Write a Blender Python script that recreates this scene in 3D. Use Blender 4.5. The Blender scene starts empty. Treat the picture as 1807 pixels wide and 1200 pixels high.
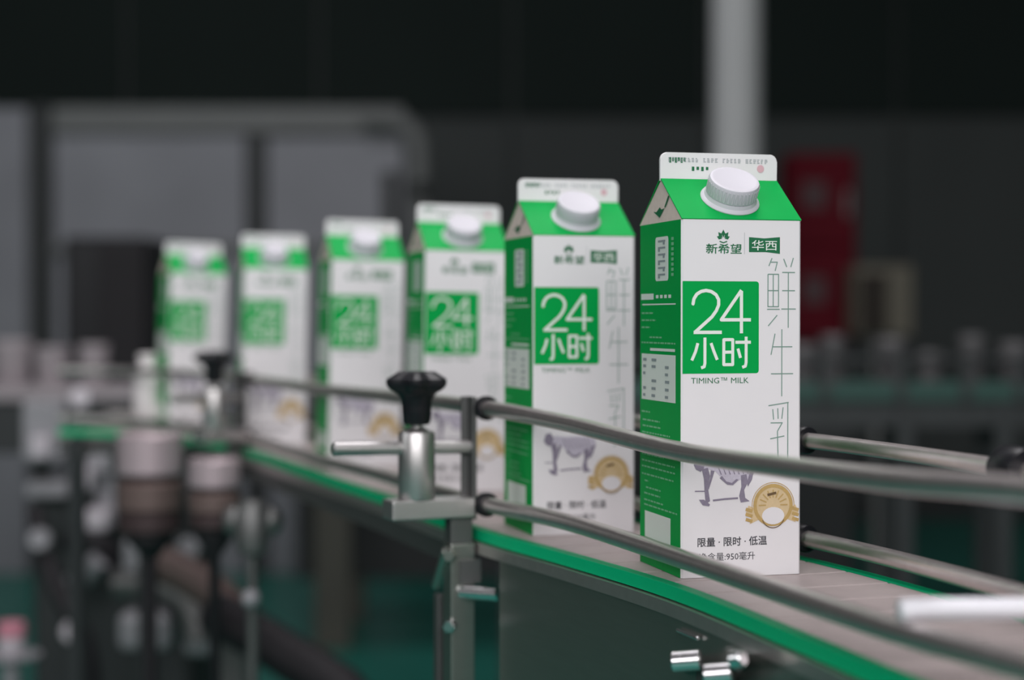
import bpy, bmesh, math, random
from mathutils import Vector, Matrix
random.seed(7)
S = bpy.context.scene
COL = S.collection
PI = math.pi

# ------------------------------------------------------------------ camera, world, light, exposure
F_PX, W_PX, H_PX, HORIZON = 3000.0, 1807.0, 1200.0, 560.0
CAM_Z = 1.092                      # lens height above the hall floor
BELT = CAM_Z - 0.142               # top of the conveyor chain
PITCH = math.atan((H_PX / 2 - HORIZON) / F_PX)
cam_d = bpy.data.cameras.new('camera')
cam = bpy.data.objects.new('camera', cam_d)
COL.objects.link(cam)
cam.location = (0, 0, CAM_Z)
cam.rotation_euler = (PI / 2 - PITCH, 0, 0)
cam_d.sensor_width = 36.0
cam_d.lens = 36.0 * F_PX / W_PX
cam_d.clip_start = 0.02
cam_d.clip_end = 60
cam_d.dof.use_dof = True
cam_d.dof.focus_distance = 0.935
cam_d.dof.aperture_fstop = 3.7
S.camera = cam

world = bpy.data.worlds.new('hall_ambient')
S.world = world
world.use_nodes = True
world.node_tree.nodes['Background'].inputs[0].default_value = (0.95, 0.97, 1.0, 1)
world.node_tree.nodes['Background'].inputs[1].default_value = 0.04


def area(name, loc, target, sx, sy, power, col=(1, 1, 1)):
    d = bpy.data.lights.new(name, 'AREA')
    d.shape = 'RECTANGLE'
    d.size, d.size_y, d.energy, d.color = sx, sy, power, col
    o = bpy.data.objects.new(name, d)
    COL.objects.link(o)
    o.location = loc
    o.rotation_euler = (Vector(target) - Vector(loc)).to_track_quat('-Z', 'Y').to_euler()
    return o


area('window_daylight', (0.0, -3.7, 3.0), (0.0, 1.6, 0.95), 6.4, 2.2, 228, (1.0, 0.985, 0.995))
area('line_luminaire', (0.1, 1.1, 3.4), (0.1, 1.1, 0.9), 0.9, 3.4, 58, (1.0, 0.97, 0.99))
area('left_window_daylight', (-4.4, 0.0, 2.8), (-0.3, 1.9, 0.95), 2.0, 1.4, 26, (0.97, 1.0, 1.0))
area('enclosure_fill', (-1.6, 5.2, 4.4), (-1.3, 6.9, 1.4), 2.2, 0.5, 28, (0.97, 0.97, 1.0))  # added unseen lamp that brightens the grey partition

S.view_settings.view_transform = 'Standard'
S.view_settings.look = 'None'
S.view_settings.exposure = 0.0
S.view_settings.gamma = 1.0
S.view_settings.use_curve_mapping = False


# ------------------------------------------------------------------ helpers
def lin(r, g, b):
    return tuple((c / 255 / 12.92) if c / 255 <= 0.04045 else ((c / 255 + 0.055) / 1.055) ** 2.4 for c in (r, g, b))


def mat(name, rgb, rough=0.5, metal=0.0, spec=0.3, *, var=0.06, scale=40.0, bump=0.0, stretch=None, coat=0.0):
    """Principled surface with procedural tone variation, and fine relief where asked."""
    m = bpy.data.materials.new(name)
    m.use_nodes = True
    nt = m.node_tree
    b = nt.nodes['Principled BSDF']
    b.inputs['Roughness'].default_value = rough
    b.inputs['Metallic'].default_value = metal
    b.inputs['Specular IOR Level'].default_value = spec
    if coat:
        b.inputs['Coat Weight'].default_value = coat
        b.inputs['Coat Roughness'].default_value = 0.25
    tc = nt.nodes.new('ShaderNodeTexCoord')
    mp = nt.nodes.new('ShaderNodeMapping')
    if stretch:
        mp.inputs['Scale'].default_value = stretch
    nt.links.new(tc.outputs['Object'], mp.inputs['Vector'])
    nz = nt.nodes.new('ShaderNodeTexNoise')
    nz.inputs['Scale'].default_value = scale
    nz.inputs['Detail'].default_value = 3
    nt.links.new(mp.outputs['Vector'], nz.inputs['Vector'])
    mx = nt.nodes.new('ShaderNodeMix')
    mx.data_type = 'RGBA'
    mx.inputs[6].default_value = (*[c * (1 - var) for c in rgb], 1)
    mx.inputs[7].default_value = (*[min(1, c * (1 + var)) for c in rgb], 1)
    nt.links.new(nz.outputs['Fac'], mx.inputs[0])
    nt.links.new(mx.outputs[2], b.inputs['Base Color'])
    if bump:
        bp = nt.nodes.new('ShaderNodeBump')
        bp.inputs['Strength'].default_value = bump
        bp.inputs['Distance'].default_value = 0.001
        nt.links.new(nz.outputs['Fac'], bp.inputs['Height'])
        nt.links.new(bp.outputs['Normal'], b.inputs['Normal'])
    return m


M = {
    'board': mat('carton_board_white', (0.80, 0.775, 0.795), 0.42, var=0.015, scale=60, bump=0.05),
    'green': mat('carton_green_print', (0.0010, 0.36, 0.070), 0.48, 0.0, 0.08, var=0.05, scale=60, bump=0.05),
    'green_side': mat('carton_side_green_print', (0.0010, 0.36, 0.070), 0.48, 0.0, 0.08, var=0.05, scale=60, bump=0.05),
    'tan': mat('carton_gable_kraft', (0.80, 0.66, 0.60), 0.6, var=0.10, scale=300),
    'white_ink': mat('white_ink', (0.82, 0.86, 0.81), 0.45, var=0.01),
    'pale_ink': mat('pale_green_ink', (0.22, 0.55, 0.31), 0.5, var=0.02),
    'thin_ink': mat('grey_green_ink', (0.19, 0.31, 0.26), 0.5, var=0.05),
    'dark_green_ink': mat('dark_green_ink', (0.012, 0.15, 0.06), 0.5, var=0.05),
    'black_ink': mat('dark_grey_ink', (0.035, 0.035, 0.045), 0.5, var=0.05),
    'violet_ink': mat('violet_grey_ink', (0.25, 0.22, 0.29), 0.5, var=0.2, scale=900),
    'violet_pale': mat('pale_violet_ink', (0.55, 0.51, 0.60), 0.5, var=0.15, scale=900),
    'gold_ink': mat('gold_ink', (0.53, 0.36, 0.14), 0.4, var=0.15, scale=500),
    'gold_pale': mat('pale_gold_ink', (0.68, 0.52, 0.31), 0.4, var=0.10, scale=500),
    'brown_ink': mat('brown_ink', (0.16, 0.10, 0.05), 0.5, var=0.1),
    'stamp_ink': mat('grey_stamp_ink', (0.30, 0.34, 0.36), 0.5, var=0.1),
    'pink_ink': mat('pink_ink', (0.70, 0.42, 0.48), 0.5, var=0.05),
    'cap': mat('cap_white_plastic', (0.62, 0.605, 0.66), 0.45, 0.0, 0.15, var=0.01),
    'steel': mat('stainless_rod', (0.66, 0.60, 0.59), 0.33, 0.90, var=0.10, scale=120, bump=0.04),
    'steel_bright': mat('stainless_machined', (0.52, 0.50, 0.50), 0.38, 0.9, var=0.06, scale=200, bump=0.03),
    'steel_plate': mat('brushed_plate', (0.38, 0.385, 0.36), 0.33, 0.92, var=0.08, scale=30, bump=0.05, stretch=(1, 1, 12)),
    'steel_dark': mat('dark_steel', (0.15, 0.15, 0.15), 0.45, 0.7, var=0.10, scale=60),
    'pale_steel': mat('satin_pale_steel', (0.80, 0.79, 0.84), 0.5, 0.35, var=0.03, scale=80),
    'chrome': mat('polished_chrome', (0.88, 0.86, 0.89), 0.24, 1.0, var=0.02),
    'slat': mat('acetal_slat', (0.37, 0.315, 0.31), 0.42, var=0.10, scale=90, bump=0.06),
    'strip': mat('green_wear_strip', (0.002, 0.43, 0.185), 0.5, 0.0, 0.1, var=0.06, scale=50),
    'black': mat('black_plastic', (0.010, 0.010, 0.013), 0.38, var=0.1),
    'rubber': mat('black_rubber', (0.014, 0.012, 0.015), 0.6, var=0.2),
    'floor': mat('green_epoxy', (0.018, 0.20, 0.155), 0.32, var=0.15, scale=3, bump=0.02),
    'wall_upper': mat('dimmed_upper_wall', (0.019, 0.027, 0.025), 0.8, 0.0, 0.1, var=0.10, scale=1.5),  # darker than the panels below: light fading upwards is put in the colour
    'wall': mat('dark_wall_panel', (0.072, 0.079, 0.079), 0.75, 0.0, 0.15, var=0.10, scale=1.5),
    'ceil': mat('dark_ceiling', (0.010, 0.015, 0.014), 0.9, 0.0, 0.1, var=0.15, scale=1.5),
    'grey_panel': mat('grey_curtain_panel', (0.25, 0.252, 0.28), 0.5, var=0.22, scale=2.6),
    'grey_frame': mat('grey_painted_frame', (0.16, 0.165, 0.165), 0.5, var=0.10, scale=8),
    'dark_frame': mat('dark_painted_frame', (0.035, 0.038, 0.04), 0.5, var=0.10, scale=8),
    'pole': mat('pale_painted_pole', (0.48, 0.48, 0.49), 0.45, var=0.05, scale=6),
    'red': mat('dark_red_paint', (0.10, 0.003, 0.010), 0.6, 0.0, 0.1, var=0.12, scale=9),
    'red_label': mat('dark_grey_label', (0.075, 0.04, 0.045), 0.6, var=0.12, scale=20),  # plain dark reddish grey for the door labels
    'beige': mat('dull_beige_paint', (0.14, 0.125, 0.098), 0.55, var=0.10, scale=12),
    'brown': mat('dark_brown_panel', (0.018, 0.012, 0.008), 0.6, var=0.10, scale=12),
    'olive': mat('olive_grey_paint', (0.10, 0.096, 0.082), 0.55, var=0.08, scale=9),
    'pink_steel': mat('rosy_motor_shell', (0.46, 0.37, 0.40), 0.45, 0.35, var=0.06, scale=30),
    'brown_band': mat('brown_motor_band', (0.14, 0.098, 0.092), 0.5, 0.2, var=0.10, scale=30),
    'dark_brown': mat('dark_brown_band', (0.055, 0.036, 0.038), 0.5, 0.2, var=0.10, scale=30),
    'grey_metal': mat('grey_cast_metal', (0.27, 0.265, 0.285), 0.5, 0.1, var=0.12, scale=25),
    'pale_metal': mat('pale_cast_metal', (0.50, 0.46, 0.50), 0.45, 0.1, var=0.10, scale=25),
    'bottle': mat('cloudy_white_plastic', (0.80, 0.74, 0.76), 0.4, var=0.03),
    'cup_dark': mat('dark_grey_tub_plastic', (0.12, 0.115, 0.12), 0.45, var=0.08, scale=20),
    'cup': mat('grey_tub_plastic', (0.34, 0.30, 0.32), 0.45, var=0.08, scale=20),
    'far_strip': mat('teal_far_strip', (0.030, 0.075, 0.064), 0.5, var=0.08, scale=10),
}


def at(px, py, y):
    """World point seen at photo pixel (px, py) whose depth along the hall is y metres."""
    a, b = (px - W_PX / 2) / F_PX, -(py - H_PX / 2) / F_PX
    d = Vector((a, math.cos(PITCH) + b * math.sin(PITCH), -math.sin(PITCH) + b * math.cos(PITCH)))
    p = d * (y / d.y)
    return Vector((p.x, p.y, p.z + CAM_Z))


def obj(name, bm, m, parent=None, smooth=False):
    me = bpy.data.meshes.new(name)
    bmesh.ops.recalc_face_normals(bm, faces=bm.faces)
    if smooth:
        for f in bm.faces:
            f.smooth = True
        for e in bm.edges:
            if len(e.link_faces) == 2 and e.calc_face_angle(0) > 0.7:
                e.smooth = False
    bm.to_mesh(me)
    bm.free()
    for x in (m if isinstance(m, (list, tuple)) else [m]):
        me.materials.append(x)
    o = bpy.data.objects.new(name, me)
    COL.objects.link(o)
    if parent:
        o.parent = parent
    return o


def tag(o, label, cat, group=None):
    o['label'], o['category'] = label, cat
    if group:
        o['group'] = group
    return o


def thing(name, label, cat, loc=(0, 0, 0), rz=0.0, group=None):
    o = bpy.data.objects.new(name, None)
    COL.objects.link(o)
    o.location = loc
    o.rotation_euler = (0, 0, rz)
    o.empty_display_size = 0.05
    return tag(o, label, cat, group)


def struct(name, bm, m, parent=None, smooth=False):
    o = obj(name, bm, m, parent, smooth)
    if not parent:
        o['kind'] = 'structure'
    return o


def dup(root, loc, rz, label, group=None):
    r = root.copy()
    COL.objects.link(r)
    r.location, r.rotation_euler = loc, (0, 0, rz)
    r['label'] = label
    if group:
        r['group'] = group
    for ch in list(root.children):
        c = ch.copy()
        COL.objects.link(c)
        c.parent = r
        for g in list(ch.children):
            d = g.copy()
            COL.objects.link(d)
            d.parent = c
    return r


def N():
    return bmesh.new()


def box(bm, x0, x1, y0, y1, z0, z1, bev=0.0, mtx=None):
    r = bmesh.ops.create_cube(bm, size=1.0)
    vs = r['verts']
    for v in vs:
        v.co = Vector(((x0 + x1) / 2 + v.co.x * (x1 - x0), (y0 + y1) / 2 + v.co.y * (y1 - y0), (z0 + z1) / 2 + v.co.z * (z1 - z0)))
    if mtx is not None:
        bmesh.ops.transform(bm, matrix=mtx, verts=vs)
    if bev:
        es = list({e for v in vs for e in v.link_edges})
        bmesh.ops.bevel(bm, geom=es, offset=bev, segments=2, affect='EDGES', profile=0.5)
    return bm


def lathe(bm, prof, seg=24, mtx=None, lobes=0, amp=0.0):
    """Surface of revolution about Z from (radius, z) pairs; with lobes the radius ripples (star knobs)."""
    rings = []
    mtx = mtx or Matrix()
    for r, z in prof:
        if r < 1e-7:
            rings.append([bm.verts.new(mtx @ Vector((0, 0, z)))])
        else:
            ring = []
            for i in range(seg):
                a = 2 * PI * i / seg
                rr = r * (1 + amp * (math.cos(lobes * a) - 1) / 2) if lobes and r > 0.013 else r
                ring.append(bm.verts.new(mtx @ Vector((rr * math.cos(a), rr * math.sin(a), z))))
            rings.append(ring)
    for a, b in zip(rings, rings[1:]):
        for i in range(seg):
            j = (i + 1) % seg
            if len(a) == 1 and len(b) > 1:
                bm.faces.new((a[0], b[i], b[j]))
            elif len(b) == 1 and len(a) > 1:
                bm.faces.new((a[i], a[j], b[0]))
            elif len(a) > 1:
                bm.faces.new((a[i], a[j], b[j], b[i]))
    return bm


def axis_m(p, d):
    """Matrix that puts local +Z along d at p."""
    q = Vector(d).normalized().to_track_quat('Z', 'Y')
    return Matrix.Translation(Vector(p)) @ q.to_matrix().to_4x4()


def rod(bm, p, q, r, seg=16, bev=0.0):
    p, q = Vector(p), Vector(q)
    L = (q - p).length
    b = bev or r * 0.15
    return lathe(bm, [(0, 0), (r - b, 0), (r, b), (r, L - b), (r - b, L), (0, L)], seg, axis_m(p, q - p))


def tube(bm, pts, r, seg=14):
    """Round tube through a list of points, closed at both ends."""
    pts = [Vector(p) for p in pts]
    rings, up = [], Vector((0, 0, 1))
    for i, p in enumerate(pts):
        t = (pts[min(i + 1, len(pts) - 1)] - pts[max(i - 1, 0)]).normalized()
        s = t.cross(up)
        s = s.normalized() if s.length > 1e-4 else Vector((1, 0, 0))
        u = s.cross(t).normalized()
        rings.append([bm.verts.new(p + s * (r * math.cos(2 * PI * k / seg)) + u * (r * math.sin(2 * PI * k / seg))) for k in range(seg)])
    for a, b in zip(rings, rings[1:]):
        for k in range(seg):
            j = (k + 1) % seg
            bm.faces.new((a[k], a[j], b[j], b[k]))
    bm.faces.new(rings[0])
    bm.faces.new(rings[-1][::-1])
    return bm


def catmull(ctrl, step):
    out = []
    n = len(ctrl)
    C = [Vector(c) for c in ctrl]
    for i in range(n - 1):
        p0, p1, p2, p3 = C[max(i - 1, 0)], C[i], C[i + 1], C[min(i + 2, n - 1)]
        k = max(2, int((p2 - p1).length / step))
        for j in range(k):
            t = j / k
            out.append(0.5 * ((2 * p1) + (p2 - p0) * t + (2 * p0 - 5 * p1 + 4 * p2 - p3) * t * t + (3 * p1 - p0 - 3 * p2 + p3) * t ** 3))
    out.append(C[-1])
    return out


# ------------------------------------------------------------------ the hall
X0, X1, Y0, Y1, ZC = -5.2, 5.2, -4.2, 9.2, 5.6
struct('floor', box(N(), X0, X1, Y0, Y1, -0.15, 0.0), M['floor'])
struct('ceiling', box(N(), X0, X1, Y0, Y1, ZC, ZC + 0.15), M['ceil'])
wb = struct('wall_back', box(N(), X0, X1, Y1, Y1 + 0.15, 0, ZC), M['wall'])
for i in range(10):                                                # vertical sandwich panels on the far wall
    x = X0 + i * 1.04
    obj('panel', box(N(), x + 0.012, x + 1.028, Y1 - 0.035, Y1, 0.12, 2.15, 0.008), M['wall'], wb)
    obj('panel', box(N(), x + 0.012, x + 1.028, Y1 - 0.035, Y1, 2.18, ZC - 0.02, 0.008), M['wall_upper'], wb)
struct('wall_front', box(N(), X0, X1, Y0 - 0.15, Y0, 0, ZC), M['wall'])
struct('wall_left', box(N(), X0 - 0.15, X0, Y0, Y1, 0, ZC), M['wall'])
struct('wall_right', box(N(), X1, X1 + 0.15, Y0, Y1, 0, ZC), M['wall'])
bm = N()
box(bm, X0, X1, Y1 - 0.045, Y1 - 0.036, 0, 0.11, 0.003)
struct('baseboard_back', bm, M['dark_frame'])
for i, y in enumerate((5.6, 7.6)):                                 # ceiling girders
    bm = N()
    box(bm, X0, X1, y - 0.08, y + 0.08, ZC - 0.06, ZC)
    box(bm, X0, X1, y - 0.012, y + 0.012, ZC - 0.38, ZC - 0.06)
    box(bm, X0, X1, y - 0.08, y + 0.08, ZC - 0.44, ZC - 0.38)
    struct('trim_%d' % (i + 1), bm, M['ceil'])

# ------------------------------------------------------------------ plan of the curved conveyor: centre line of its front guide rails
# (x, depth, upper rail drop below the lens, lower rail drop below the lens)
PLAN = [(-0.575, 2.16, .067, .128), (-0.51, 2.135, .067, .128), (-0.42, 2.06, .067, .129),
        (-0.340, 1.94, .067, .129), (-0.2794, 1.82, .0667, .1300), (-0.157, 1.50, .065, .1285), (-0.1057, 1.37, .0632, .127),
        (-0.022, 1.140, .0603, .1245), (0.0330, 1.022, .0638, .1232), (0.088, 0.895, .0705, .1268), (0.129, 0.760, .0680, .1262),
        (0.155, 0.668, .0648, .1247), (0.175, 0.612, .0615, .1232), (0.203, 0.54, .0600, .1230), (0.230, 0.46, .0600, .1230), (0.257, 0.37, .0600, .123)]
C4 = [Vector(p) for p in PLAN]


def catmull4(step=0.012):
    out, n = [], len(C4)
    for i in range(n - 1):
        p0, p1, p2, p3 = C4[max(i - 1, 0)], C4[i], C4[i + 1], C4[min(i + 2, n - 1)]
        k = max(2, int((p2 - p1).xy.length / step))
        for j in range(k):
            t = j / k
            out.append(0.5 * ((2 * p1) + (p2 - p0) * t + (2 * p0 - 5 * p1 + 4 * p2 - p3) * t * t + (3 * p1 - p0 - 3 * p2 + p3) * t ** 3))
    out.append(C4[-1])
    return out


RP = catmull4()
PATH = [Vector((p[0], p[1])) for p in RP]
for _ in range(3):                                                 # even out the bends
    PATH = [PATH[0]] + [(PATH[i - 1] + 2 * PATH[i] + PATH[i + 1]) / 4 for i in range(1, len(PATH) - 1)] + [PATH[-1]]
TAN, NOR = [], []
for i in range(len(PATH)):
    t = (PATH[min(i + 3, len(PATH) - 1)] - PATH[max(i - 3, 0)]).normalized()
    TAN.append(t)
    NOR.append(Vector((-t.y, t.x)))                                # towards the far side of the belt
WIDE = 0.117


def near(y=None, x=None):
    return min(range(len(PATH)), key=lambda i: abs(PATH[i].y - y) if y is not None else abs(PATH[i].x - x))


def sweep(bm, i0, i1, o0, o1, z0, z1, stepn=1):
    """Rectangular bar along the conveyor between two sideways offsets and two heights."""
    idx = list(range(i0, i1, stepn)) + [i1]
    rings = []
    for i in idx:
        a, b = PATH[i] + NOR[i] * o0, PATH[i] + NOR[i] * o1
        rings.append([bm.verts.new((a.x, a.y, z0)), bm.verts.new((b.x, b.y, z0)), bm.verts.new((b.x, b.y, z1)), bm.verts.new((a.x, a.y, z1))])
    for a, b in zip(rings, rings[1:]):
        for k in range(4):
            j = (k + 1) % 4
            bm.faces.new((a[k], a[j], b[j], b[k]))
    bm.faces.new(rings[0][::-1])
    bm.faces.new(rings[-1])
    return bm


LAST = len(PATH) - 1
I_POST = near(y=1.14)
I_POST2 = near(y=1.84)
I_POST3 = near(y=0.50)

# ------------------------------------------------------------------ conveyor frame
frame = thing('conveyor', 'curved steel conveyor frame with bright green edge strip carrying the milk cartons', 'conveyor')
obj('wear_strip', sweep(N(), 0, LAST, -0.0035, 0.0035, BELT - 0.0068, BELT + 0.0004), M['strip'], frame)['label'] = 'bright green plastic strip along the near edge of the belt'
obj('wear_strip', sweep(N(), 0, LAST, WIDE - 0.0035, WIDE + 0.0035, BELT - 0.0068, BELT + 0.0004), M['strip'], frame)
obj('edge_rail', sweep(N(), 0, LAST, -0.0062, 0.003, BELT - 0.0150, BELT - 0.0078), M['steel'], frame, False)
obj('edge_rail', sweep(N(), 0, LAST, WIDE - 0.003, WIDE + 0.0062, BELT - 0.0150, BELT - 0.0078), M['steel'], frame, False)
obj('belt_bed', sweep(N(), 0, LAST, 0.006, WIDE - 0.006, BELT - 0.020, BELT - 0.0085), M['steel_dark'], frame)
obj('side_plate', sweep(N(), I_POST + 3, LAST, -0.005, -0.002, BELT - 0.175, BELT - 0.0151), M['steel_plate'], frame)['label'] = 'brushed steel plate below the green strip'
obj('side_plate', sweep(N(), 0, I_POST - 3, -0.004, -0.001, BELT - 0.030, BELT - 0.0151), M['steel_dark'], frame)
obj('side_plate', sweep(N(), 0, LAST, WIDE + 0.001, WIDE + 0.004, BELT - 0.060, BELT - 0.0186), M['steel_dark'], frame)
for i in (3, I_POST, near(y=0.66)):                      # legs, one each side, with a foot
    for s in (0, 1):
        c = PATH[i] + NOR[i] * (-0.016 if s == 0 else WIDE + 0.014)
        mt = Matrix.Translation((c.x, c.y, 0)) @ Matrix.Rotation(math.atan2(TAN[i].y, TAN[i].x), 4, 'Z')
        top = BELT - 0.0125 if s else BELT - 0.008
        bm = N()
        box(bm, -0.008, 0.008, -0.0085, 0.0085, 0.02, top, 0.001, mt)
        lg = obj('leg', bm, M['steel_plate'] if i == I_POST else M['dark_frame'], frame)
        bm = N()
        box(bm, -0.026, 0.026, -0.026, 0.026, 0.0, 0.02, 0.003, mt)
        obj('foot', bm, M['rubber'], lg)
        bm = N()
        box(bm, -0.010, 0.010, -0.003, 0.012 if s == 0 else -0.012, BELT - 0.034, BELT - 0.0186, 0, mt)
        obj('leg_bracket', bm, M['steel_dark'], lg)
# angle strip, gusset, bolts at the joint below the near clamp
pi, ti, ni = PATH[I_POST], TAN[I_POST], NOR[I_POST]
a3 = lambda d, s, z: Vector((pi.x + ni.x * d + ti.x * s, pi.y + ni.y * d + ti.y * s, z))
mt = Matrix.Translation(a3(-0.019, -0.022, 0)) @ Matrix.Rotation(math.atan2(ti.y, ti.x), 4, 'Z')
obj('angle_strip', box(N(), -0.003, 0.006, -0.006, 0.0, BELT - 0.46, BELT - 0.045, 0.0008, mt), M['steel_dark'], frame)
obj('gusset', rod(N(), a3(-0.026, 0.004, BELT - 0.012), a3(-0.024, -0.022, BELT - 0.040), 0.0035), M['steel_plate'], frame, True)
for (px, py, L) in ((800, 1102, 0.007), (800, 978, 0.005)):
    p = at(px, py, pi.y - 0.012)
    b = N()
    rod(b, p + Vector((0.004, 0.016, 0)), p + Vector((-0.003, -0.010, 0)), 0.0042, 6)
    obj('bolt', b, M['chrome'] if L > 0.006 else M['steel_plate'], frame)
p = at(838, 1047, 1.118)
b = N()
rod(b, p + Vector((-0.010, 0.006, 0)), p + Vector((0.0155, -0.004, 0)), 0.0046, 16, 0.001)
obj('pin', b, M['chrome'], frame, True)
# latch with three chrome pins on the plate
def on_plate(px, py, out):
    """Point near pixel (px, py) standing `out` metres off the side plate."""
    i = min(range(len(PATH)), key=lambda k: abs((PATH[k].x - NOR[k].x * (0.005 + out)) / (PATH[k].y - NOR[k].y * (0.005 + out)) * F_PX + W_PX / 2 - px))
    return at(px, py, PATH[i].y - NOR[i].y * (0.005 + out))


for (ax, ay, bx, by, r) in ((1186, 1168, 1238, 1164, .0052), (1243, 1191, 1294, 1187, .0052), (1291, 1165, 1313, 1161, .0042)):
    b = N()
    y = on_plate((ax + bx) / 2, ay, 0.013).y
    rod(b, at(ax, ay, y), at(bx, by, y - 0.004), r, 18, 0.0008)
    obj('pin', b, M['chrome'], frame, True)
    b = N()
    p = at((ax + bx) / 2, (ay + by) / 2 + 6, y)
    q = on_plate((ax + bx) / 2, ay + 6, -0.001)
    rod(b, p, q, 0.004, 10)
    obj('pin_stem', b, M['steel_dark'], frame, True)
b = N()
p, q = on_plate(1228, 1178, 0.004), on_plate(1306, 1240, 0.004)
v = [b.verts.new(x) for x in (p, Vector((q.x, q.y, p.z)), q, Vector((p.x, p.y, q.z)))]
f = b.faces.new(v)
r_ = bmesh.ops.extrude_face_region(b, geom=[f])
bmesh.ops.translate(b, verts=[x for x in r_['geom'] if isinstance(x, bmesh.types.BMVert)], vec=(0.004, 0.008, 0))
obj('latch_block', b, M['steel_dark'], frame)
b = N()
rod(b, on_plate(1196, 1112, 0.0005), on_plate(1232, 1127, 0.0005), 0.0011, 8)
obj('plate_glint', b, M['chrome'], frame)  # thin chrome rod shaped as the highlight line on the plate

# ------------------------------------------------------------------ chain of slats
chain = thing('conveyor_chain', 'pinkish grey slatted chain running under the milk cartons', 'conveyor chain')
arc = [0.0]
for a, b in zip(PATH, PATH[1:]):
    arc.append(arc[-1] + (b - a).length)


def along(s):
    s = max(0, min(arc[-1] - 1e-6, s))
    k = max(i for i in range(len(arc)) if arc[i] <= s)
    k = min(k, len(PATH) - 2)
    t = (s - arc[k]) / max(1e-9, arc[k + 1] - arc[k])
    return PATH[k].lerp(PATH[k + 1], t), NOR[k].lerp(NOR[k + 1], t)


PITCH_S, s = 0.038, 0.004
while s + PITCH_S < arc[-1]:
    bm = N()
    top, bot = [], []
    for (ds, o) in ((0.001, .0045), (PITCH_S - 0.001, .0045), (PITCH_S - 0.001, WIDE - .0045), (0.001, WIDE - .0045)):
        p, n = along(s + ds)
        c = p + n * o
        top.append(bm.verts.new((c.x, c.y, BELT)))
        bot.append(bm.verts.new((c.x, c.y, BELT - 0.0045)))
    bm.faces.new(top)
    bm.faces.new(bot[::-1])
    for k in range(4):
        j = (k + 1) % 4
        bm.faces.new((top[k], bot[k], bot[j], top[j]))
    bmesh.ops.bevel(bm, geom=[e for e in bm.edges if all(v.co.z > BELT - 0.001 for v in e.verts)], offset=0.0008, segments=1, affect='EDGES')
    pp, nn = along(s + PITCH_S / 2)                                # hinge knuckle under the seam
    obj('slat', bm, M['slat'], chain)
    s += PITCH_S
obj('hinge_strip', sweep(N(), 1, LAST - 1, WIDE / 2 - 0.012, WIDE / 2 + 0.012, BELT - 0.0084, BELT - 0.0046), M['steel_dark'], chain)

# ------------------------------------------------------------------ guide rails
R_ROD = 0.0052
front = thing('guide_rail', 'pair of steel guide rods curving along the near side of the cartons', 'guide rail')
obj('rod', tube(N(), [(PATH[i].x, PATH[i].y, CAM_Z - RP[i][2]) for i in range(0, LAST + 1, 2)], R_ROD, 18), M['steel'], front, True)
obj('rod', tube(N(), [(PATH[i].x, PATH[i].y, CAM_Z - RP[i][3]) for i in range(0, LAST + 1, 2)], R_ROD, 18), M['steel'], front, True)
back = thing('guide_rail', 'pair of steel guide rods along the far side of the cartons', 'guide rail')
bpts = [PATH[i] + NOR[i] * WIDE for i in range(0, LAST + 1, 2)]
obj('rod', tube(N(), [(p.x, p.y, CAM_Z - 0.0722) for p in bpts], 0.0046, 16), M['steel'], back, True)
obj('rod', tube(N(), [(p.x, p.y, CAM_Z - 0.1300) for p in bpts], 0.0050, 16), M['steel'], back, True)
for i in (I_POST, I_POST2):
    for k in (2, 3):
        c, t = PATH[i], TAN[i]
        z = CAM_Z - RP[i][k]
        b = N()
        lathe(b, [(0, 0.0065), (0.0078, 0.0065), (0.0082, 0.0075), (0.0082, 0.0115), (0.0076, 0.0125), (0, 0.0125)], 18, axis_m((c.x, c.y, z), (t.x, t.y, 0)))
        obj('rail_clip', b, M['black'], front, True)['label'] = 'black plastic collar'
ib = min(range(len(PATH)), key=lambda i: (PATH[i] + NOR[i] * WIDE - Vector((0.165, 0.992))).length)
for z in (CAM_Z - 0.0722, CAM_Z - 0.1300):
    c = PATH[ib] + NOR[ib] * WIDE
    b = N()
    lathe(b, [(0, -0.006), (0.0078, -0.006), (0.0082, -0.005), (0.0082, 0.005), (0.0076, 0.006), (0, 0.006)], 18, axis_m((c.x, c.y, z), (TAN[ib].x, TAN[ib].y, 0)))
    obj('rail_clip', b, M['black'], back, True)
ie = min(range(len(PATH)), key=lambda i: abs((PATH[i].x + NOR[i].x * WIDE) / (PATH[i].y + NOR[i].y * WIDE) * F_PX + W_PX / 2 - 1800))
c = PATH[ie] + NOR[ie] * WIDE
b = N()
lathe(b, [(0, -0.010), (0.0105, -0.010), (0.0115, -0.008), (0.0115, 0.008), (0.0105, 0.010), (0, 0.010)], 20, axis_m((c.x, c.y, CAM_Z - 0.0722), (TAN[ie].x, TAN[ie].y, 0)))
obj('rail_clip', b, M['black'], back, True)['label'] = 'thick black plastic collar'
for i in (ib - 22, ie, near(y=1.55), near(y=1.95)):       # brackets that carry the far rods
    c = PATH[i] + NOR[i] * (WIDE + 0.0125)
    mt = Matrix.Translation((c.x, c.y, 0)) @ Matrix.Rotation(math.atan2(TAN[i].y, TAN[i].x), 4, 'Z')
    b = N()
    box(b, -0.0055, 0.0055, -0.002, 0.002, BELT - 0.05, CAM_Z - 0.066, 0.0006, mt)
    for z in (CAM_Z - 0.0722, CAM_Z - 0.1300):
        q = PATH[i] + NOR[i] * WIDE
        rod(b, (q.x, q.y, z), (c.x, c.y, z), 0.003, 10)
    obj('bracket', b, M['steel_dark'], back)


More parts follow.
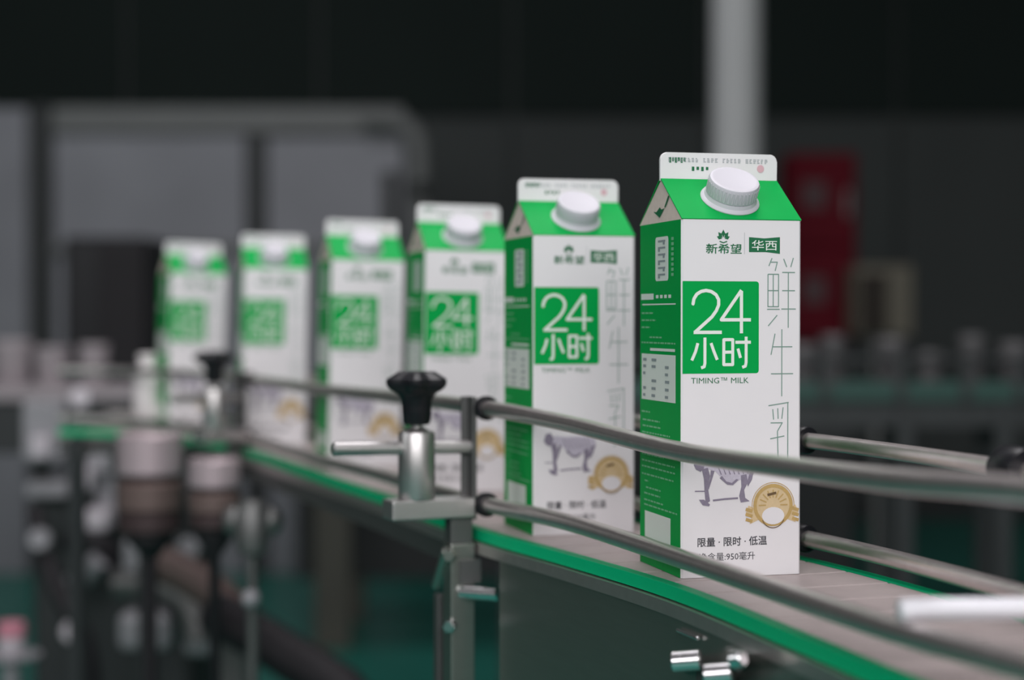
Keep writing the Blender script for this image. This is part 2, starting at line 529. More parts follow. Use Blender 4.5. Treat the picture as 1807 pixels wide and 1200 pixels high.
# ------------------------------------------------------------------ rail clamps: local +X points outwards from the rail, origin on the rail at belt height
def make_clamp(name, label, i, out, d=0.046, rod_len=0.104, group=None, rod_drop=0.0865):
    o2 = Vector(out).normalized()
    c = PATH[i]
    t = thing(name, label, 'clamp', (c.x, c.y, BELT), math.atan2(o2.y, o2.x), group)
    h = lambda drop: 0.142 - drop                                  # height above the belt from drop below the lens
    b = N()                                                        # L-shaped holder bar that carries both rods
    box(b, 0.0055, 0.0085, -0.0062, 0.0062, h(.1345), h(RP[i][2] - 0.0075), 0.0006)
    box(b, 0.0055, 0.0125, -0.0062, -0.0034, h(.1345), h(RP[i][2] - 0.0075), 0.0006)
    obj('holder', b, M['steel_dark'], t)
    b = N()
    rod(b, (0.006, 0, h(rod_drop)), (rod_len, 0, h(rod_drop - .0015)), 0.0045, 18, 0.0012)
    obj('cross_rod', b, M['steel_bright'], t, True)
    b = N()
    lathe(b, [(0, h(.1195)), (0.0118, h(.1195)), (0.0122, h(.1187)), (0.0122, h(.0768)), (0.0114, h(.0752)), (0.0070, h(.0738)), (0.0058, h(.0728)), (0, h(.0728))], 28,
          Matrix.Translation((d, 0, 0)))
    obj('clamp_body', b, M['steel_bright'], t, True)
    b = N()
    rod(b, (d, 0, h(.0735)), (d, 0, h(.066)), 0.0042, 14)
    obj('stud', b, M['steel_bright'], t, True)
    b = N()
    lathe(b, [(0, h(.0705)), (0.0078, h(.0705)), (0.0092, h(.0690)), (0.0098, h(.0600)), (0.0102, h(.0545)), (0.0125, h(.0505)), (0.0190, h(.0474)),
              (0.0212, h(.0455)), (0.0222, h(.0432)), (0.0219, h(.0405)), (0.0165, h(.0376)), (0.0135, h(.0358)), (0, h(.0352))], 48,
          Matrix.Translation((d, 0, 0)) @ Matrix.Rotation(0.15, 4, 'Z'), 6, 0.22)
    obj('knob', b, M['black'], t, True)['label'] = 'black six-lobed plastic knob'
    b = N()
    box(b, 0.0082, d + 0.0205, -0.0105, 0.0105, h(.1325), h(.1195), 0.0012)
    obj('arm', b, M['steel_bright'], t)
    b = N()
    box(b, 0.0085, 0.024, -0.006, 0.006, h(.1520), h(.1325), 0.0008)
    obj('arm_foot', b, M['steel_dark'], t)
    return t


clamp1 = make_clamp('rail_clamp', 'steel rail clamp with black star knob, in the middle of the near rail', I_POST, (-0.915, -0.40), group='rail clamps on the near rail')
make_clamp('rail_clamp', 'small blurred rail clamp with black knob in front of the two hindmost cartons', I_POST2, (-0.62, -0.78), group='rail clamps on the near rail')
# bar laid across the belt on the lower guide rods, held by a block on the far side
sb = thing('stop_bar', 'pale blurred steel bar lying across the belt at the picture edge', 'bar', (0.152, 0.668, CAM_Z - 0.1152))
b = N()
rod(b, (0.0, 0, 0), (0.215, 0.010, 0.0), 0.0047, 20, 0.001)
obj('rod', b, M['pale_steel'], sb, True)
obj('holder', box(N(), 0.196, 0.212, -0.004, 0.022, BELT - 0.055 - (CAM_Z - 0.1152), 0.008, 0.001), M['steel_dark'], sb)

# ------------------------------------------------------------------ milk cartons
CW, CH, RISE, FIN = 0.035, 0.195, 0.0242, 0.0395                   # half width, eave height, ridge above eave, fin top above eave


class Print:
    """Flat ink on one face of the carton; u runs to the right, v downwards from the eave (metres)."""

    def __init__(self, to3d):
        self.bm, self.f, self.lift = bmesh.new(), to3d, 0.00012

    def poly(self, pts):
        self.lift += 0.0000008
        vs = [self.bm.verts.new(self.f(u, v, self.lift)) for u, v in pts]
        if len(vs) > 2:
            self.bm.faces.new(vs)
        return self

    def rect(self, u0, v0, u1, v1, r=0.0, corners=(1, 1, 1, 1)):
        pts = []
        for k, (cx, cy, a0) in enumerate(((u1, v0, -90), (u1, v1, 0), (u0, v1, 90), (u0, v0, 180))):
            if r and corners[k]:
                sx = cx - r if cx == u1 else cx + r
                sy = cy + r if cy == v0 else cy - r
                for q in range(5):
                    a = math.radians(a0 + 22.5 * q)
                    pts.append((sx + r * math.cos(a), sy + r * math.sin(a)))
            else:
                pts.append((cx, cy))
        return self.poly(pts)

    def stroke(self, pts, w):
        for (a, b), (c, d) in zip(pts, pts[1:]):
            L = math.hypot(c - a, d - b) or 1e-9
            x, y = (c - a) / L * w / 2, (d - b) / L * w / 2
            self.poly([(a - y, b + x), (a + y, b - x), (c + y, d - x), (c - y, d + x)])
        for a, b in pts[1:-1]:
            self.disc(a, b, w / 2, 8)
        return self

    def disc(self, u, v, r, n=20, ry=None, a0=0, a1=360):
        ry = ry or r
        k = n if a1 - a0 < 360 else n - 1
        return self.poly([(u + r * math.cos(math.radians(a0 + (a1 - a0) * i / n)), v + ry * math.sin(math.radians(a0 + (a1 - a0) * i / n))) for i in range(k + 1)])

    def ring(self, u, v, r0, r1, n=28, a0=0, a1=360):
        for i in range(n):
            p, q = math.radians(a0 + (a1 - a0) * i / n), math.radians(a0 + (a1 - a0) * (i + 1) / n)
            self.poly([(u + r0 * math.cos(p), v + r0 * math.sin(p)), (u + r1 * math.cos(p), v + r1 * math.sin(p)), (u + r1 * math.cos(q), v + r1 * math.sin(q)), (u + r0 * math.cos(q), v + r0 * math.sin(q))])
        return self

    def text(self, s, u, v, w, h, bold=0.0):
        """Lettering fitted into a box of w x h whose upper left corner is (u, v)."""
        cu = bpy.data.curves.new('lettering', 'FONT')
        cu.body, cu.size, cu.resolution_u, cu.offset = s, 1.0, 2, bold
        to = bpy.data.objects.new('lettering', cu)
        COL.objects.link(to)
        bpy.context.view_layer.update()
        me = bpy.data.meshes.new_from_object(to.evaluated_get(bpy.context.evaluated_depsgraph_get()))
        bpy.data.objects.remove(to)
        xs, ys = [p.co.x for p in me.vertices], [p.co.y for p in me.vertices]
        kx, ky = w / max(1e-6, max(xs) - min(xs)), h / max(1e-6, max(ys) - min(ys))
        self.lift += 0.000002
        vs = [self.bm.verts.new(self.f(u + (p.co.x - min(xs)) * kx, v + (max(ys) - p.co.y) * ky, self.lift)) for p in me.vertices]
        for f in me.polygons:
            try:
                self.bm.faces.new([vs[i] for i in f.vertices])
            except ValueError:
                pass
        bpy.data.meshes.remove(me)
        return self

    def done(self, name, m, parent):
        o = obj(name, self.bm, m, parent)
        if name.endswith(('_lettering', '_marks', '_print')):
            o['kind'] = 'stuff'                                    # tiny ink marks, too small to pick apart
        return o


fr = lambda u, v, l: Vector((-CW + u, -CW - l, CH - v))            # front face
sd = lambda u, v, l: Vector((-CW - l, CW - u, CH - v))             # narrow green side, u from its rear edge
fn = lambda u, v, l: Vector((-CW + u, -0.0011 - l, CH + FIN - v))  # sealed fin
U = lambda px, py: ((px - 1198) / 3071.0, (py - 390) / 3221.0)     # photo pixel on the nearest carton -> metres
Z6 = lambda x, y: U(1200 + x / 3.87, 390 + y / 3.87)
Z5 = lambda x, y: U(1200 + x / 5.0, 780 + y / 5.0)
Z2 = lambda x, y: U(1100 + x / 2.554, 580 + y / 2.554)
SU = lambda px, py: ((px - 1127) / 1014.0, (py - 392) / 3200.0)

carton = thing('milk_carton', 'frontmost milk carton, the sharp one with clearly readable green label', 'carton', group='green and white milk cartons on the conveyor')
bm = N()
ev = 0.0011
ring = [(-CW + ev, -CW), (CW - ev, -CW), (CW, -CW + ev), (CW, CW - ev), (CW - ev, CW), (-CW + ev, CW), (-CW, CW - ev), (-CW, -CW + ev)]
lo = [bm.verts.new((x, y, 0.0)) for x, y in ring]
hi = [bm.verts.new((x, y, CH)) for x, y in ring]
for k in range(8):
    j = (k + 1) % 8
    f = bm.faces.new((lo[k], lo[j], hi[j], hi[k]))
    f.material_index = 1 if k in (6, 2) else 0
bm.faces.new(lo[::-1])
bm.faces.new(hi)
obj('body', bm, [M['board'], M['green_side']], carton)
# front and rear roof panels, folded board 0.6 mm thick
for s in (-1, 1):
    bm = N()
    th = Vector((0, s * math.sin(math.atan2(RISE, CW)) * 0.0006, math.cos(math.atan2(RISE, CW)) * 0.0006))
    q = [Vector((-CW, s * CW, CH)), Vector((CW, s * CW, CH)), Vector((CW, s * 0.0009, CH + RISE)), Vector((-CW, s * 0.0009, CH + RISE))]
    a, b = [bm.verts.new(v) for v in q], [bm.verts.new(v + th) for v in q]
    bm.faces.new(a), bm.faces.new(b[::-1])
    for k in range(4):
        j = (k + 1) % 4
        bm.faces.new((a[k], a[j], b[j], b[k]))
    obj('roof_panel', bm, M['green'], carton)['label'] = 'bright green sloping roof panel'
for s in (-1, 1):                                                  # tucked-in gable triangles
    bm = N()
    a = [bm.verts.new(Vector(v)) for v in ((s * CW, -CW, CH), (s * CW, CW, CH), (s * (CW - 0.0008), 0.0, CH + RISE))]
    b = [bm.verts.new(v.co + Vector((-s * 0.0008, 0, -0.0004))) for v in a]
    bm.faces.new(a), bm.faces.new(b[::-1])
    for k in range(3):
        j = (k + 1) % 3
        bm.faces.new((a[k], a[j], b[j], b[k]))
    obj('gable', bm, M['tan'], carton)['label'] = 'pinkish tan folded gable'
gl = lambda t, w, l: Vector((-CW, CW, CH)).lerp(Vector((-CW, -CW, CH)), t).lerp(Vector((-CW + 0.0008, 0, CH + RISE)), w) + Vector((-0.00035 - l, 0, 0.0003))
pr = Print(gl)
pr.poly([(0.30, .26), (0.50, .10), (0.66, .30), (0.56, .28), (0.50, .34), (0.40, .24)])
pr.poly([(0.66, .32), (0.70, .32), (0.98, .55), (0.96, .58)])
pr.done('gable_print', M['dark_green_ink'], carton)
# sealed fin with rounded top corners, two layers pressed together
bm = N()
r, z0, z1 = 0.0042, CH + RISE - 0.0008, CH + FIN
pts = [(-CW - 0.0002, z0), (CW + 0.0002, z0)]
pts += [(CW + 0.0002 - r + r * math.cos(a), z1 - r + r * math.sin(a)) for a in [PI / 2 * k / 6 for k in range(7)]]
pts += [(-CW - 0.0002 + r + r * math.cos(a), z1 - r + r * math.sin(a)) for a in [PI / 2 + PI / 2 * k / 6 for k in range(7)]]
a, b = [bm.verts.new((x, -0.0010, z)) for x, z in pts], [bm.verts.new((x, 0.0010, z)) for x, z in pts]
bm.faces.new(a), bm.faces.new(b[::-1])
for k in range(len(pts)):
    j = (k + 1) % len(pts)
    bm.faces.new((a[k], b[k], b[j], a[j]))
bmesh.ops.bevel(bm, geom=[e for e in bm.edges if abs(e.verts[0].co.y - e.verts[1].co.y) < 1e-6], offset=0.0003, segments=1, affect='EDGES')
obj('top_fin', bm, M['board'], carton)['label'] = 'white sealed fin with rounded corners'
pr = Print(fn)                                                     # dot-printed date codes
rnd = random.Random(3)
for k in range(26):
    u = 0.0045 + k * 0.00232
    if k in (8, 13, 19):
        continue
    for q in range(3):
        pr.rect(u, 0.0030 + q * 0.0009, u + rnd.uniform(.0008, .0017), 0.0034 + q * 0.0009)
pr.done('date_print', M['stamp_ink'], carton)
pr = Print(fn)
for k in range(6):
    pr.rect(0.005 + k * 0.0017, 0.0028, 0.0062 + k * 0.0017, 0.0058 - (k % 2) * 0.001)
for k in range(4):
    pr.rect(0.0185 + k * 0.0028, 0.0078, 0.0200 + k * 0.0028, 0.0102 - (k % 2) * 0.0006)
pr.done('date_print', M['dark_green_ink'], carton)
pr = Print(fn)
pr.disc(0.060, 0.0082, 0.0022, 14)
pr.done('dot_print', M['pink_ink'], carton)
# screw cap on the front roof panel
sl = math.atan2(RISE, CW)
nrm = Vector((0, -math.sin(sl), math.cos(sl)))
base = Vector((-0.0008, -CW * 0.53, CH + RISE * 0.47)) + nrm * 0.0006
cm = axis_m(base, nrm)
bm = N()
lathe(bm, [(0, 0), (0.0165, 0), (0.0167, 0.0006), (0.0163, 0.0014), (0.0149, 0.0022), (0.0143, 0.0040), (0, 0.0040)], 40, cm)
fl = obj('cap_flange', bm, M['cap'], carton, True)
bm = N()
lathe(bm, [(0, 0.0040), (0.0139, 0.0040), (0.0142, 0.0046), (0.0142, 0.0122), (0.0137, 0.0132), (0.0127, 0.0136), (0.0118, 0.0134), (0, 0.0134)], 40, cm)
for k in range(40):                                                # grip ribs
    a = 2 * PI * k / 40
    m4 = cm @ Matrix.Rotation(a, 4, 'Z')
    box(bm, 0.0140, 0.01445, -0.00045, 0.00045, 0.0050, 0.0118, 0, m4)
obj('cap', bm, M['cap'], carton, True)['label'] = 'white ribbed screw cap'
# front print
pr = Print(fr)
pr.rect(0.0006, *U(0, 498)[1:], *U(1336, 660), 0.0016, (1, 1, 0, 0))
lab = pr.done('label_panel', M['green'], carton)
lab['label'] = 'bright green square behind the large numerals'
pr = Print(fr)
pr.lift = 0.0003
w24 = 0.00185
arcp = [(70, 572), (76, 538), (95, 507), (125, 488), (158, 481), (195, 488), (228, 510), (246, 543), (246, 580), (230, 618), (200, 660), (86, 762)]
pr.stroke([Z6(*p) for p in arcp], w24).disc(*Z6(70, 572), w24 / 2, 10)
pr.stroke([Z6(74, 765), Z6(268, 765)], w24)
pr.done('numeral', M['white_ink'], lab)
pr = Print(fr)
pr.lift = 0.0003
pr.stroke([Z6(404, 478), Z6(264, 680), Z6(470, 680)], w24)
pr.stroke([Z6(404, 484), Z6(404, 772)], w24)
wz = 0.0017
pr.done('numeral', M['white_ink'], lab)
pr = Print(fr)
pr.lift = 0.0003
pr.stroke([Z6(152, 800), Z6(152, 975), Z6(147, 998), Z6(126, 1006)], wz)
pr.stroke([Z6(103, 838), Z6(88, 895), Z6(62, 955)], wz)
pr.stroke([Z6(194, 838), Z6(212, 890), Z6(237, 952)], wz)
pr.done('character', M['white_ink'], lab)
pr = Print(fr)
pr.lift = 0.0003
pr.stroke([Z6(282, 815), Z6(344, 815), Z6(344, 985), Z6(282, 985), Z6(282, 815)], wz).disc(*Z6(282, 815), wz / 2, 8)
pr.stroke([Z6(282, 900), Z6(344, 900)], wz)
pr.stroke([Z6(362, 833), Z6(470, 833)], wz)
pr.stroke([Z6(437, 795), Z6(437, 972), Z6(432, 996), Z6(410, 1004)], wz)
pr.stroke([Z6(380, 876), Z6(398, 940)], wz)
pr.done('character', M['white_ink'], lab)
pr = Print(fr)
u0, v0 = U(1215, 667)
pr.text('TIMING™ MILK', u0, v0, 0.0335, 0.0032)
pr.done('subtitle_lettering', M['dark_green_ink'], carton)
pr = Print(fr)                                                     # emblem: five petals over a bowl, and the maker's name
ex, ey = U(1272, 424)
for a, L in ((-90, .0052), (-128, .0048), (-52, .0048), (-160, .0040), (-20, .0040)):
    ca, sa = math.cos(math.radians(a)), math.sin(math.radians(a))
    pr.poly([(ex + ca * .0008, ey + sa * .0008), (ex + ca * L * .6 - sa * .0011, ey + sa * L * .6 + ca * .0011), (ex + ca * L, ey + sa * L), (ex + ca * L * .6 + sa * .0011, ey + sa * L * .6 - ca * .0011)])
pr.stroke([(ex - .0022, ey + .0012), (ex, ey + .0020), (ex + .0022, ey + .0012)], 0.0006)
pr.done('emblem', M['dark_green_ink'], carton)
pr = Print(fr)
u0, v0 = U(1241, 432)
pr.text('新希望', u0, v0, 0.0208, 0.0055, 0.012)
pr.done('maker_lettering', M['dark_green_ink'], carton)
pr = Print(fr)
pr.stroke([U(1310, 412), U(1310, 450)], 0.0002)
pr.done('divider_print', M['stamp_ink'], carton)
pr = Print(fr)
u0, v0 = U(1318, 420)
u1, v1 = U(1374, 447)
pr.poly([(u0, v0), (u0 + .009, v0 + .0006), (u1, v0 - .0002), (u1, v1 + .0006), (u0 + .010, v1 - .0003), (u0, v1 - .0002)])
bd = pr.done('badge', M['dark_green_ink'], carton)
pr = Print(fr)
pr.lift = 0.0003
pr.text('华西', u0 + .0016, v0 + .0016, 0.0148, 0.0056, 0.004)
pr.done('badge_lettering', M['white_ink'], bd)
pr = Print(fr)                                                     # tall thin characters down the right edge
wt = 0.00056
for st in ([(618, 258), (596, 312)], [(606, 285), (655, 285), (640, 345)], [(590, 368), (664, 368), (664, 590), (590, 590), (590, 368)], [(590, 480), (664, 480)], [(627, 368), (627, 590)], [(584, 608), (672, 608)],
           [(700, 262), (722, 318)], [(768, 255), (750, 318)], [(690, 355), (780, 355)], [(690, 480), (780, 480)], [(684, 606), (786, 606)], [(733, 355), (733, 735)], [(655, 648), (592, 722)],
           [(640, 775), (612, 920)], [(622, 865), (762, 865)], [(612, 1050), (768, 1050)], [(688, 745), (688, 1205)]):
    pr.stroke([Z6(*p) for p in st], wt)
for st in ([(648, 352), (742, 338)], [(668, 368), (672, 415)], [(691, 364), (693, 412)], [(716, 360), (710, 412)], [(658, 430), (712, 430), (690, 468)], [(690, 468), (694, 640), (684, 652)], [(656, 502), (722, 490)],
           [(738, 338), (738, 640), (772, 650), (776, 600)]):
    pr.stroke([Z2(*p) for p in st], wt)
pr.done('thin_lettering', M['thin_ink'], carton)
pr = Print(fr)                                                     # engraved cow
def cow(pts, k=None):
    pr.poly([Z5(*p) for p in pts])
cow([(160, 190), (220, 150), (330, 165), (420, 160), (560, 165), (640, 190), (650, 270), (600, 350), (560, 330), (480, 350), (430, 385), (380, 360), (330, 300), (290, 260), (230, 240), (180, 260)])
pr.done('cow_print', M['violet_pale'], carton)
pr = Print(fr)
pr.lift = 0.00022
cow([(170, 240), (225, 225), (245, 300), (225, 400), (245, 520), (205, 545), (195, 420), (190, 320)])
cow([(250, 250), (285, 255), (262, 330), (232, 420), (222, 400), (245, 320)])
cow([(520, 300), (570, 290), (585, 360), (550, 430), (560, 500), (600, 530), (520, 540), (505, 480), (525, 400)])
cow([(600, 270), (640, 250), (620, 340), (585, 400), (575, 370)])
cow([(330, 320), (400, 380), (450, 385), (500, 340), (480, 330), (440, 365), (390, 350), (350, 300)])
cow([(120, 130), (170, 120), (200, 170), (190, 230), (160, 260), (120, 240), (100, 200)])
cow([(145, 505), (190, 505), (245, 550), (235, 565), (180, 555)])
for k in range(7):
    pr.stroke([Z5(300 + k * 42, 180), Z5(345 + k * 40, 290)], 0.0006)
pr.stroke([Z5(270, 515), Z5(380, 505), Z5(495, 500)], 0.0010)
pr.stroke([Z5(110, 430), Z5(200, 432)], 0.0006)
pr.done('cow_print', M['violet_ink'], carton)
pr = Print(fr)                                                     # gold medal with ribbon
mx, my = Z5(812, 570)
pr.disc(mx, my, 0.0112, 30)
pr.poly([Z5(590, 570), Z5(660, 600), Z5(700, 690), Z5(600, 735), Z5(615, 680), Z5(560, 650)])
pr.poly([Z5(1015, 570), Z5(960, 600), Z5(920, 690), Z5(1020, 730), Z5(1000, 680), Z5(1045, 640)])
pr.done('medal_print', M['gold_pale'], carton)
pr = Print(fr)
pr.lift = 0.00022
pr.ring(mx, my, 0.0097, 0.0117, 34)
pr.ring(mx, my, 0.0122, 0.0126, 34, 170, 370)
for k in range(9):
    a = math.radians(180 + k * 22.5)
    pr.stroke([(mx + .0042 * math.cos(a), my + .0042 * math.sin(a)), (mx + .0085 * math.cos(a), my + .0085 * math.sin(a))], 0.0007)
for x0 in (565, 985):
    for k in range(3):
        pr.stroke([Z5(x0, 600 + k * 45), Z5(x0 + 60, 620 + k * 45)], 0.0018)
pr.done('medal_print', M['gold_ink'], carton)
pr = Print(fr)
pr.lift = 0.00032
pr.disc(*Z5(812, 665), 0.0066, 22, 0.0048)
pr.done('medal_center', M['board'], carton)
pr = Print(fr)
pr.lift = 0.00034
pr.stroke([Z5(760, 480), Z5(840, 462)], 0.0014)
pr.ring(*Z5(812, 665), 0.0064, 0.0069, 18, 20, 160)
pr.done('medal_lettering', M['brown_ink'], carton)
pr = Print(fr)                                                     # foot of the front face
u0, v0 = U(1227, 948)
pr.text('限量 · 限时 · 低温', u0, v0, 0.0405, 0.0051, 0.012)
u0, v0 = U(1230, 975)
pr.text('净含量:950毫升', u0, v0, 0.0325, 0.0045)
pr.done('foot_lettering', M['black_ink'], carton)
# green side: white strips, table and small print
pr = Print(sd)
pr.rect(*SU(1155, 418), *SU(1177, 497), 0.002)
pr.done('code_strip', M['white_ink'], carton)
pr = Print(sd)
pr.rect(*SU(1137, 918), *SU(1181, 966))
pr.done('plain_label', M['white_ink'], carton)
pr = Print(sd)
pr.rect(*SU(1131, 629), *SU(1189, 713))
pn = pr.done('fact_table', M['white_ink'], carton)
pr = Print(sd)
pr.lift = 0.0003
for k, y in enumerate((637, 649, 662, 675, 689, 702)):
    for x, L in ((1134, 6), (1149, 8), (1172, 7)):
        if (k + x) % 7 != 3:
            pr.rect(*SU(x, y), *SU(x + L - (k % 3), y + 5))
for k in range(6):
    y = 424 + k * 12
    pr.rect(*SU(1160, y), *SU(1172, y + 3.2))
    pr.rect(*SU(1160 if k % 2 else 1168, y + 3), *SU(1163 if k % 2 else 1171, y + 8))
pr.done('table_marks', M['stamp_ink'], pn)
pr = Print(sd)
pr.rect(*SU(1130, 519), *SU(1152, 530))
for x in (1156, 1163, 1170, 1177):
    pr.rect(*SU(x, 522), *SU(x + 4.5, 528))
pr.rect(*SU(1132, 537.5), *SU(1189, 540))
pr.rect(*SU(1146, 618), *SU(1188, 623))
pr.done('side_lettering', M['white_ink'], carton)
pr = Print(sd)
rnd = random.Random(5)
for y, x0, x1 in ((553, 1131, 1152), (566, 1131, 1156), (579, 1131, 1146), (597, 1145, 1166), (607, 1131, 1189), (734, 1131, 1146), (749, 1133, 1163), (760, 1133, 1164), (772, 1132, 1180), (783, 1132, 1168),
                  (800, 1132, 1186), (812, 1132, 1170), (824, 1132, 1188), (835, 1132, 1189), (849, 1132, 1186), (861, 1137, 1144), (873, 1139, 1166), (884, 1136, 1164), (896, 1136, 1170), (905, 1136, 1192), (980, 1136, 1186)):
    x = x0
    while x < x1:
        L = rnd.uniform(2.5, 7)
        pr.rect(*SU(x, y), *SU(min(x + L, x1), y + 3.0))
        x += L + 1.2
for k in range(8):
    pr.rect(*SU(1182, 421 + k * 9), *SU(1186, 426.5 + k * 9))
pr.done('side_lettering', M['pale_ink'], carton)

# front-face centre (photo pixel column), depth of the front face, turn, lean
ROW = [(1309.0, 0.930, 14.5, 0.0), (1031.5, 1.112, 16.0, 0.0), (819.0, 1.377, 15.0, 0.9), (643.0, 1.607, 16.0, 1.2), (483.0, 1.885, 13.5, 0.8), (344.0, 2.112, 23.0, 1.6)]
LBL = ['frontmost milk carton, the sharp one with clearly readable green label',
       'second milk carton counted from the sharp frontmost one, slightly soft',
       'third milk carton from the front, just behind the large black knob and rail holder',
       'fourth milk carton from the front, behind the end of the clamp cross rod',
       'fifth milk carton from the front, strongly blurred, beside the small far knob',
       'sixth and farthest milk carton, most blurred, at the tail of the row']
for k, (px, y, yaw, lean) in enumerate(ROW):
    a, ln = math.radians(yaw), math.radians(lean)
    c = at(px, 600, y)
    loc = Vector((c.x - math.sin(a) * CW, y + math.cos(a) * CW, BELT + 0.0002 + CW * math.sin(ln)))
    o = carton if k == 0 else dup(carton, loc, a, LBL[k])
    o.location = loc
    o.rotation_euler = (0, ln, a)

# small white bottle further along the belt
tag(obj('bottle', lathe(N(), [(0, 0), (0.017, 0), (0.0185, 0.002), (0.0185, 0.066), (0.016, 0.076), (0.0105, 0.083), (0.0105, 0.088), (0.0125, 0.089), (0.0125, 0.095), (0, 0.096)], 24), M['bottle'], None, True),
    'small blurred white bottle beside the farthest milk carton', 'bottle')
b = bpy.data.objects['bottle']
ic = near(x=-0.49)
b.location = (*(PATH[ic] + NOR[ic] * 0.05), BELT)

# ------------------------------------------------------------------ drive motors hung on the near side of the bend
def motor(name, label, pxc, y, r, ytop, ybot, bands, group):
    c = at(pxc, 600, y)
    zt, zb = at(pxc, ytop, y).z, at(pxc, ybot, y).z
    H = zt - zb
    t = thing(name, label, 'motor', (c.x, y, zb), 0, group)
    segs = [(0.0, 0.22, M['dark_brown'], 'base_ring', 0.97), (0.22, 0.52, M['brown_band'], 'band', 1.0), (0.52, 0.58, M['dark_brown'], 'groove', 0.93), (0.58, 1.0, M['pink_steel'], 'shell', 1.0)]
    for a, b_, m, nm, k in segs:
        bm = N()
        e = 0.003
        lathe(bm, [(0, a * H), (r * k - e, a * H), (r * k, a * H + e), (r * k, b_ * H - e), (r * k - e, b_ * H), (0, b_ * H)], 28)
        obj(nm, bm, m, t, True)
    bm = N()
    lathe(bm, [(0, -zb), (r * 0.8, -zb), (r * 0.8, -zb + 0.02), (r * 0.22, -zb + 0.03), (r * 0.22, -0.03), (r * 0.7, -0.01), (r * 0.7, 0), (0, 0)], 20)
    obj('stand', bm, M['rubber'], t, True)
    return t


motor('drive_motor', 'larger rosy banded drive motor below the bend of the conveyor', 264, 1.93, 0.0375, 764, 938, 3, 'drive motors below the bend')
motor('drive_motor', 'smaller rosy banded drive motor under the far rail clamp', 378, 1.80, 0.0275, 808, 932, 3, 'drive motors below the bend')

# hand wheel clamp below the frame (two lobes and a stem)
t = thing('hand_wheel', 'grey two-lobed hand wheel on a stem below the frame', 'hand wheel', at(446, 1060, 1.70))
p0 = Vector(t.location)
bm = N()
q = at(446, 905, 1.70) - p0
lathe(bm, [(0, -p0.z), (0.03, -p0.z), (0.03, -p0.z + 0.012), (0.006, -p0.z + 0.02), (0.006, 0.045), (0.016, 0.050), (0.020, 0.085), (0.012, 0.100), (0, 0.102)], 20)
obj('stem', bm, M['steel_dark'], t, True)
for s in (-1, 1):
    bm = N()
    bmesh.ops.create_uvsphere(bm, u_segments=16, v_segments=10, radius=0.0115, matrix=Matrix.Translation((s * 0.0195, 0, 0.080)) @ Matrix.Diagonal((1, 1, 1.3, 1)))
    obj('lobe', bm, M['steel_dark'], t, True)
bm = N()
bmesh.ops.create_uvsphere(bm, u_segments=16, v_segments=10, radius=0.0095, matrix=Matrix.Translation((0, -0.012, 0.004)))
obj('button', bm, M['grey_metal'], t, True)

# ------------------------------------------------------------------ filling machine: cluttered blocks and pipes left of the bend
fm = thing('filling_machine', 'cluttered grey machine of blocks and pipes left of the motors', 'machine', (-0.62, 2.6, 0))
p0 = Vector(fm.location)
L_ = lambda px, py, y: at(px, py, y) - p0


def block(name, x0, x1, y0, y1, d, depth, m, bev=0.006):
    a, b_ = L_(x0, y1, d), L_(x1, y0, d)
    return obj(name, box(N(), a.x, b_.x, d - p0.y, d - p0.y + depth, a.z, b_.z, bev), m, fm)


def pipe(name, pts, r, m):
    P = catmull([L_(*p) for p in pts], 0.02)
    return obj(name, tube(N(), P, r), m, fm, True)


block('valve_block', 38, 112, 708, 815, 2.62, 0.08, M['grey_metal'])
block('valve_cap', 52, 84, 770, 812, 2.60, 0.03, M['pale_metal'])
block('sensor_box', 128, 198, 800, 838, 2.60, 0.06, M['grey_metal'])
block('sensor_box', 122, 162, 826, 864, 2.57, 0.05, M['pale_metal'])
block('column', 168, 202, 838, 925, 2.62, 0.06, M['grey_metal'])
block('coupling', 122, 190, 902, 938, 2.56, 0.06, M['pale_metal'])
block('manifold', 44, 120, 850, 880, 2.64, 0.06, M['grey_metal'])
block('gear_box', 214, 286, 950, 1018, 2.50, 0.09, M['grey_metal'], 0.012)
block('gear_box', 206, 298, 1084, 1150, 2.46, 0.10, M['grey_metal'], 0.012)
block('gear_box', 322, 376, 1118, 1160, 2.46, 0.08, M['grey_metal'], 0.012)
pipe('pipe', [(262, 985, 2.3), (320, 1010, 2.3), (380, 1048, 2.3), (440, 1105, 2.3)], 0.026, M['brown_band'])
pipe('pipe', [(210, 1030, 2.52), (290, 1035, 2.5), (340, 1070, 2.48), (352, 1130, 2.47)], 0.024, M['steel_dark'])
pipe('pipe', [(118, 1040, 2.6), (150, 1015, 2.58), (178, 985, 2.56)], 0.017, M['grey_metal'])
pipe('hose', [(60, 900, 2.6), (80, 985, 2.56), (112, 1060, 2.54), (150, 1130, 2.53), (165, 1230, 2.53)], 0.014, M['rubber'])
pipe('hose', [(120, 960, 2.6), (150, 945, 2.57), (190, 970, 2.57), (200, 1010, 2.58)], 0.016, M['rubber'])
for (px, py, m) in ((70, 952, 'grey_metal'), (128, 1115, 'pale_metal'), (333, 968, 'grey_metal'), (142, 702, 'pale_metal')):
    bm = N()
    q = L_(px, py, 2.52)
    lathe(bm, [(0, -0.012), (0.014, -0.012), (0.017, -0.006), (0.017, 0.006), (0.014, 0.012), (0, 0.012)], 18, axis_m(q, (0.2, -1, 0.1)))
    obj('cap_nut', bm, M[m], fm, True)
block('machine_base', 60, 330, 870, 1600, 2.70, 0.30, M['dark_frame'], 0.01)
o = obj('leg', box(N(), -0.10, -0.04, 0.2, 0.26, 0, 0.60, 0.004), M['steel_dark'], fm)
o = obj('leg', box(N(), 0.12, 0.18, 0.2, 0.26, 0, 0.60, 0.004), M['steel_dark'], fm)

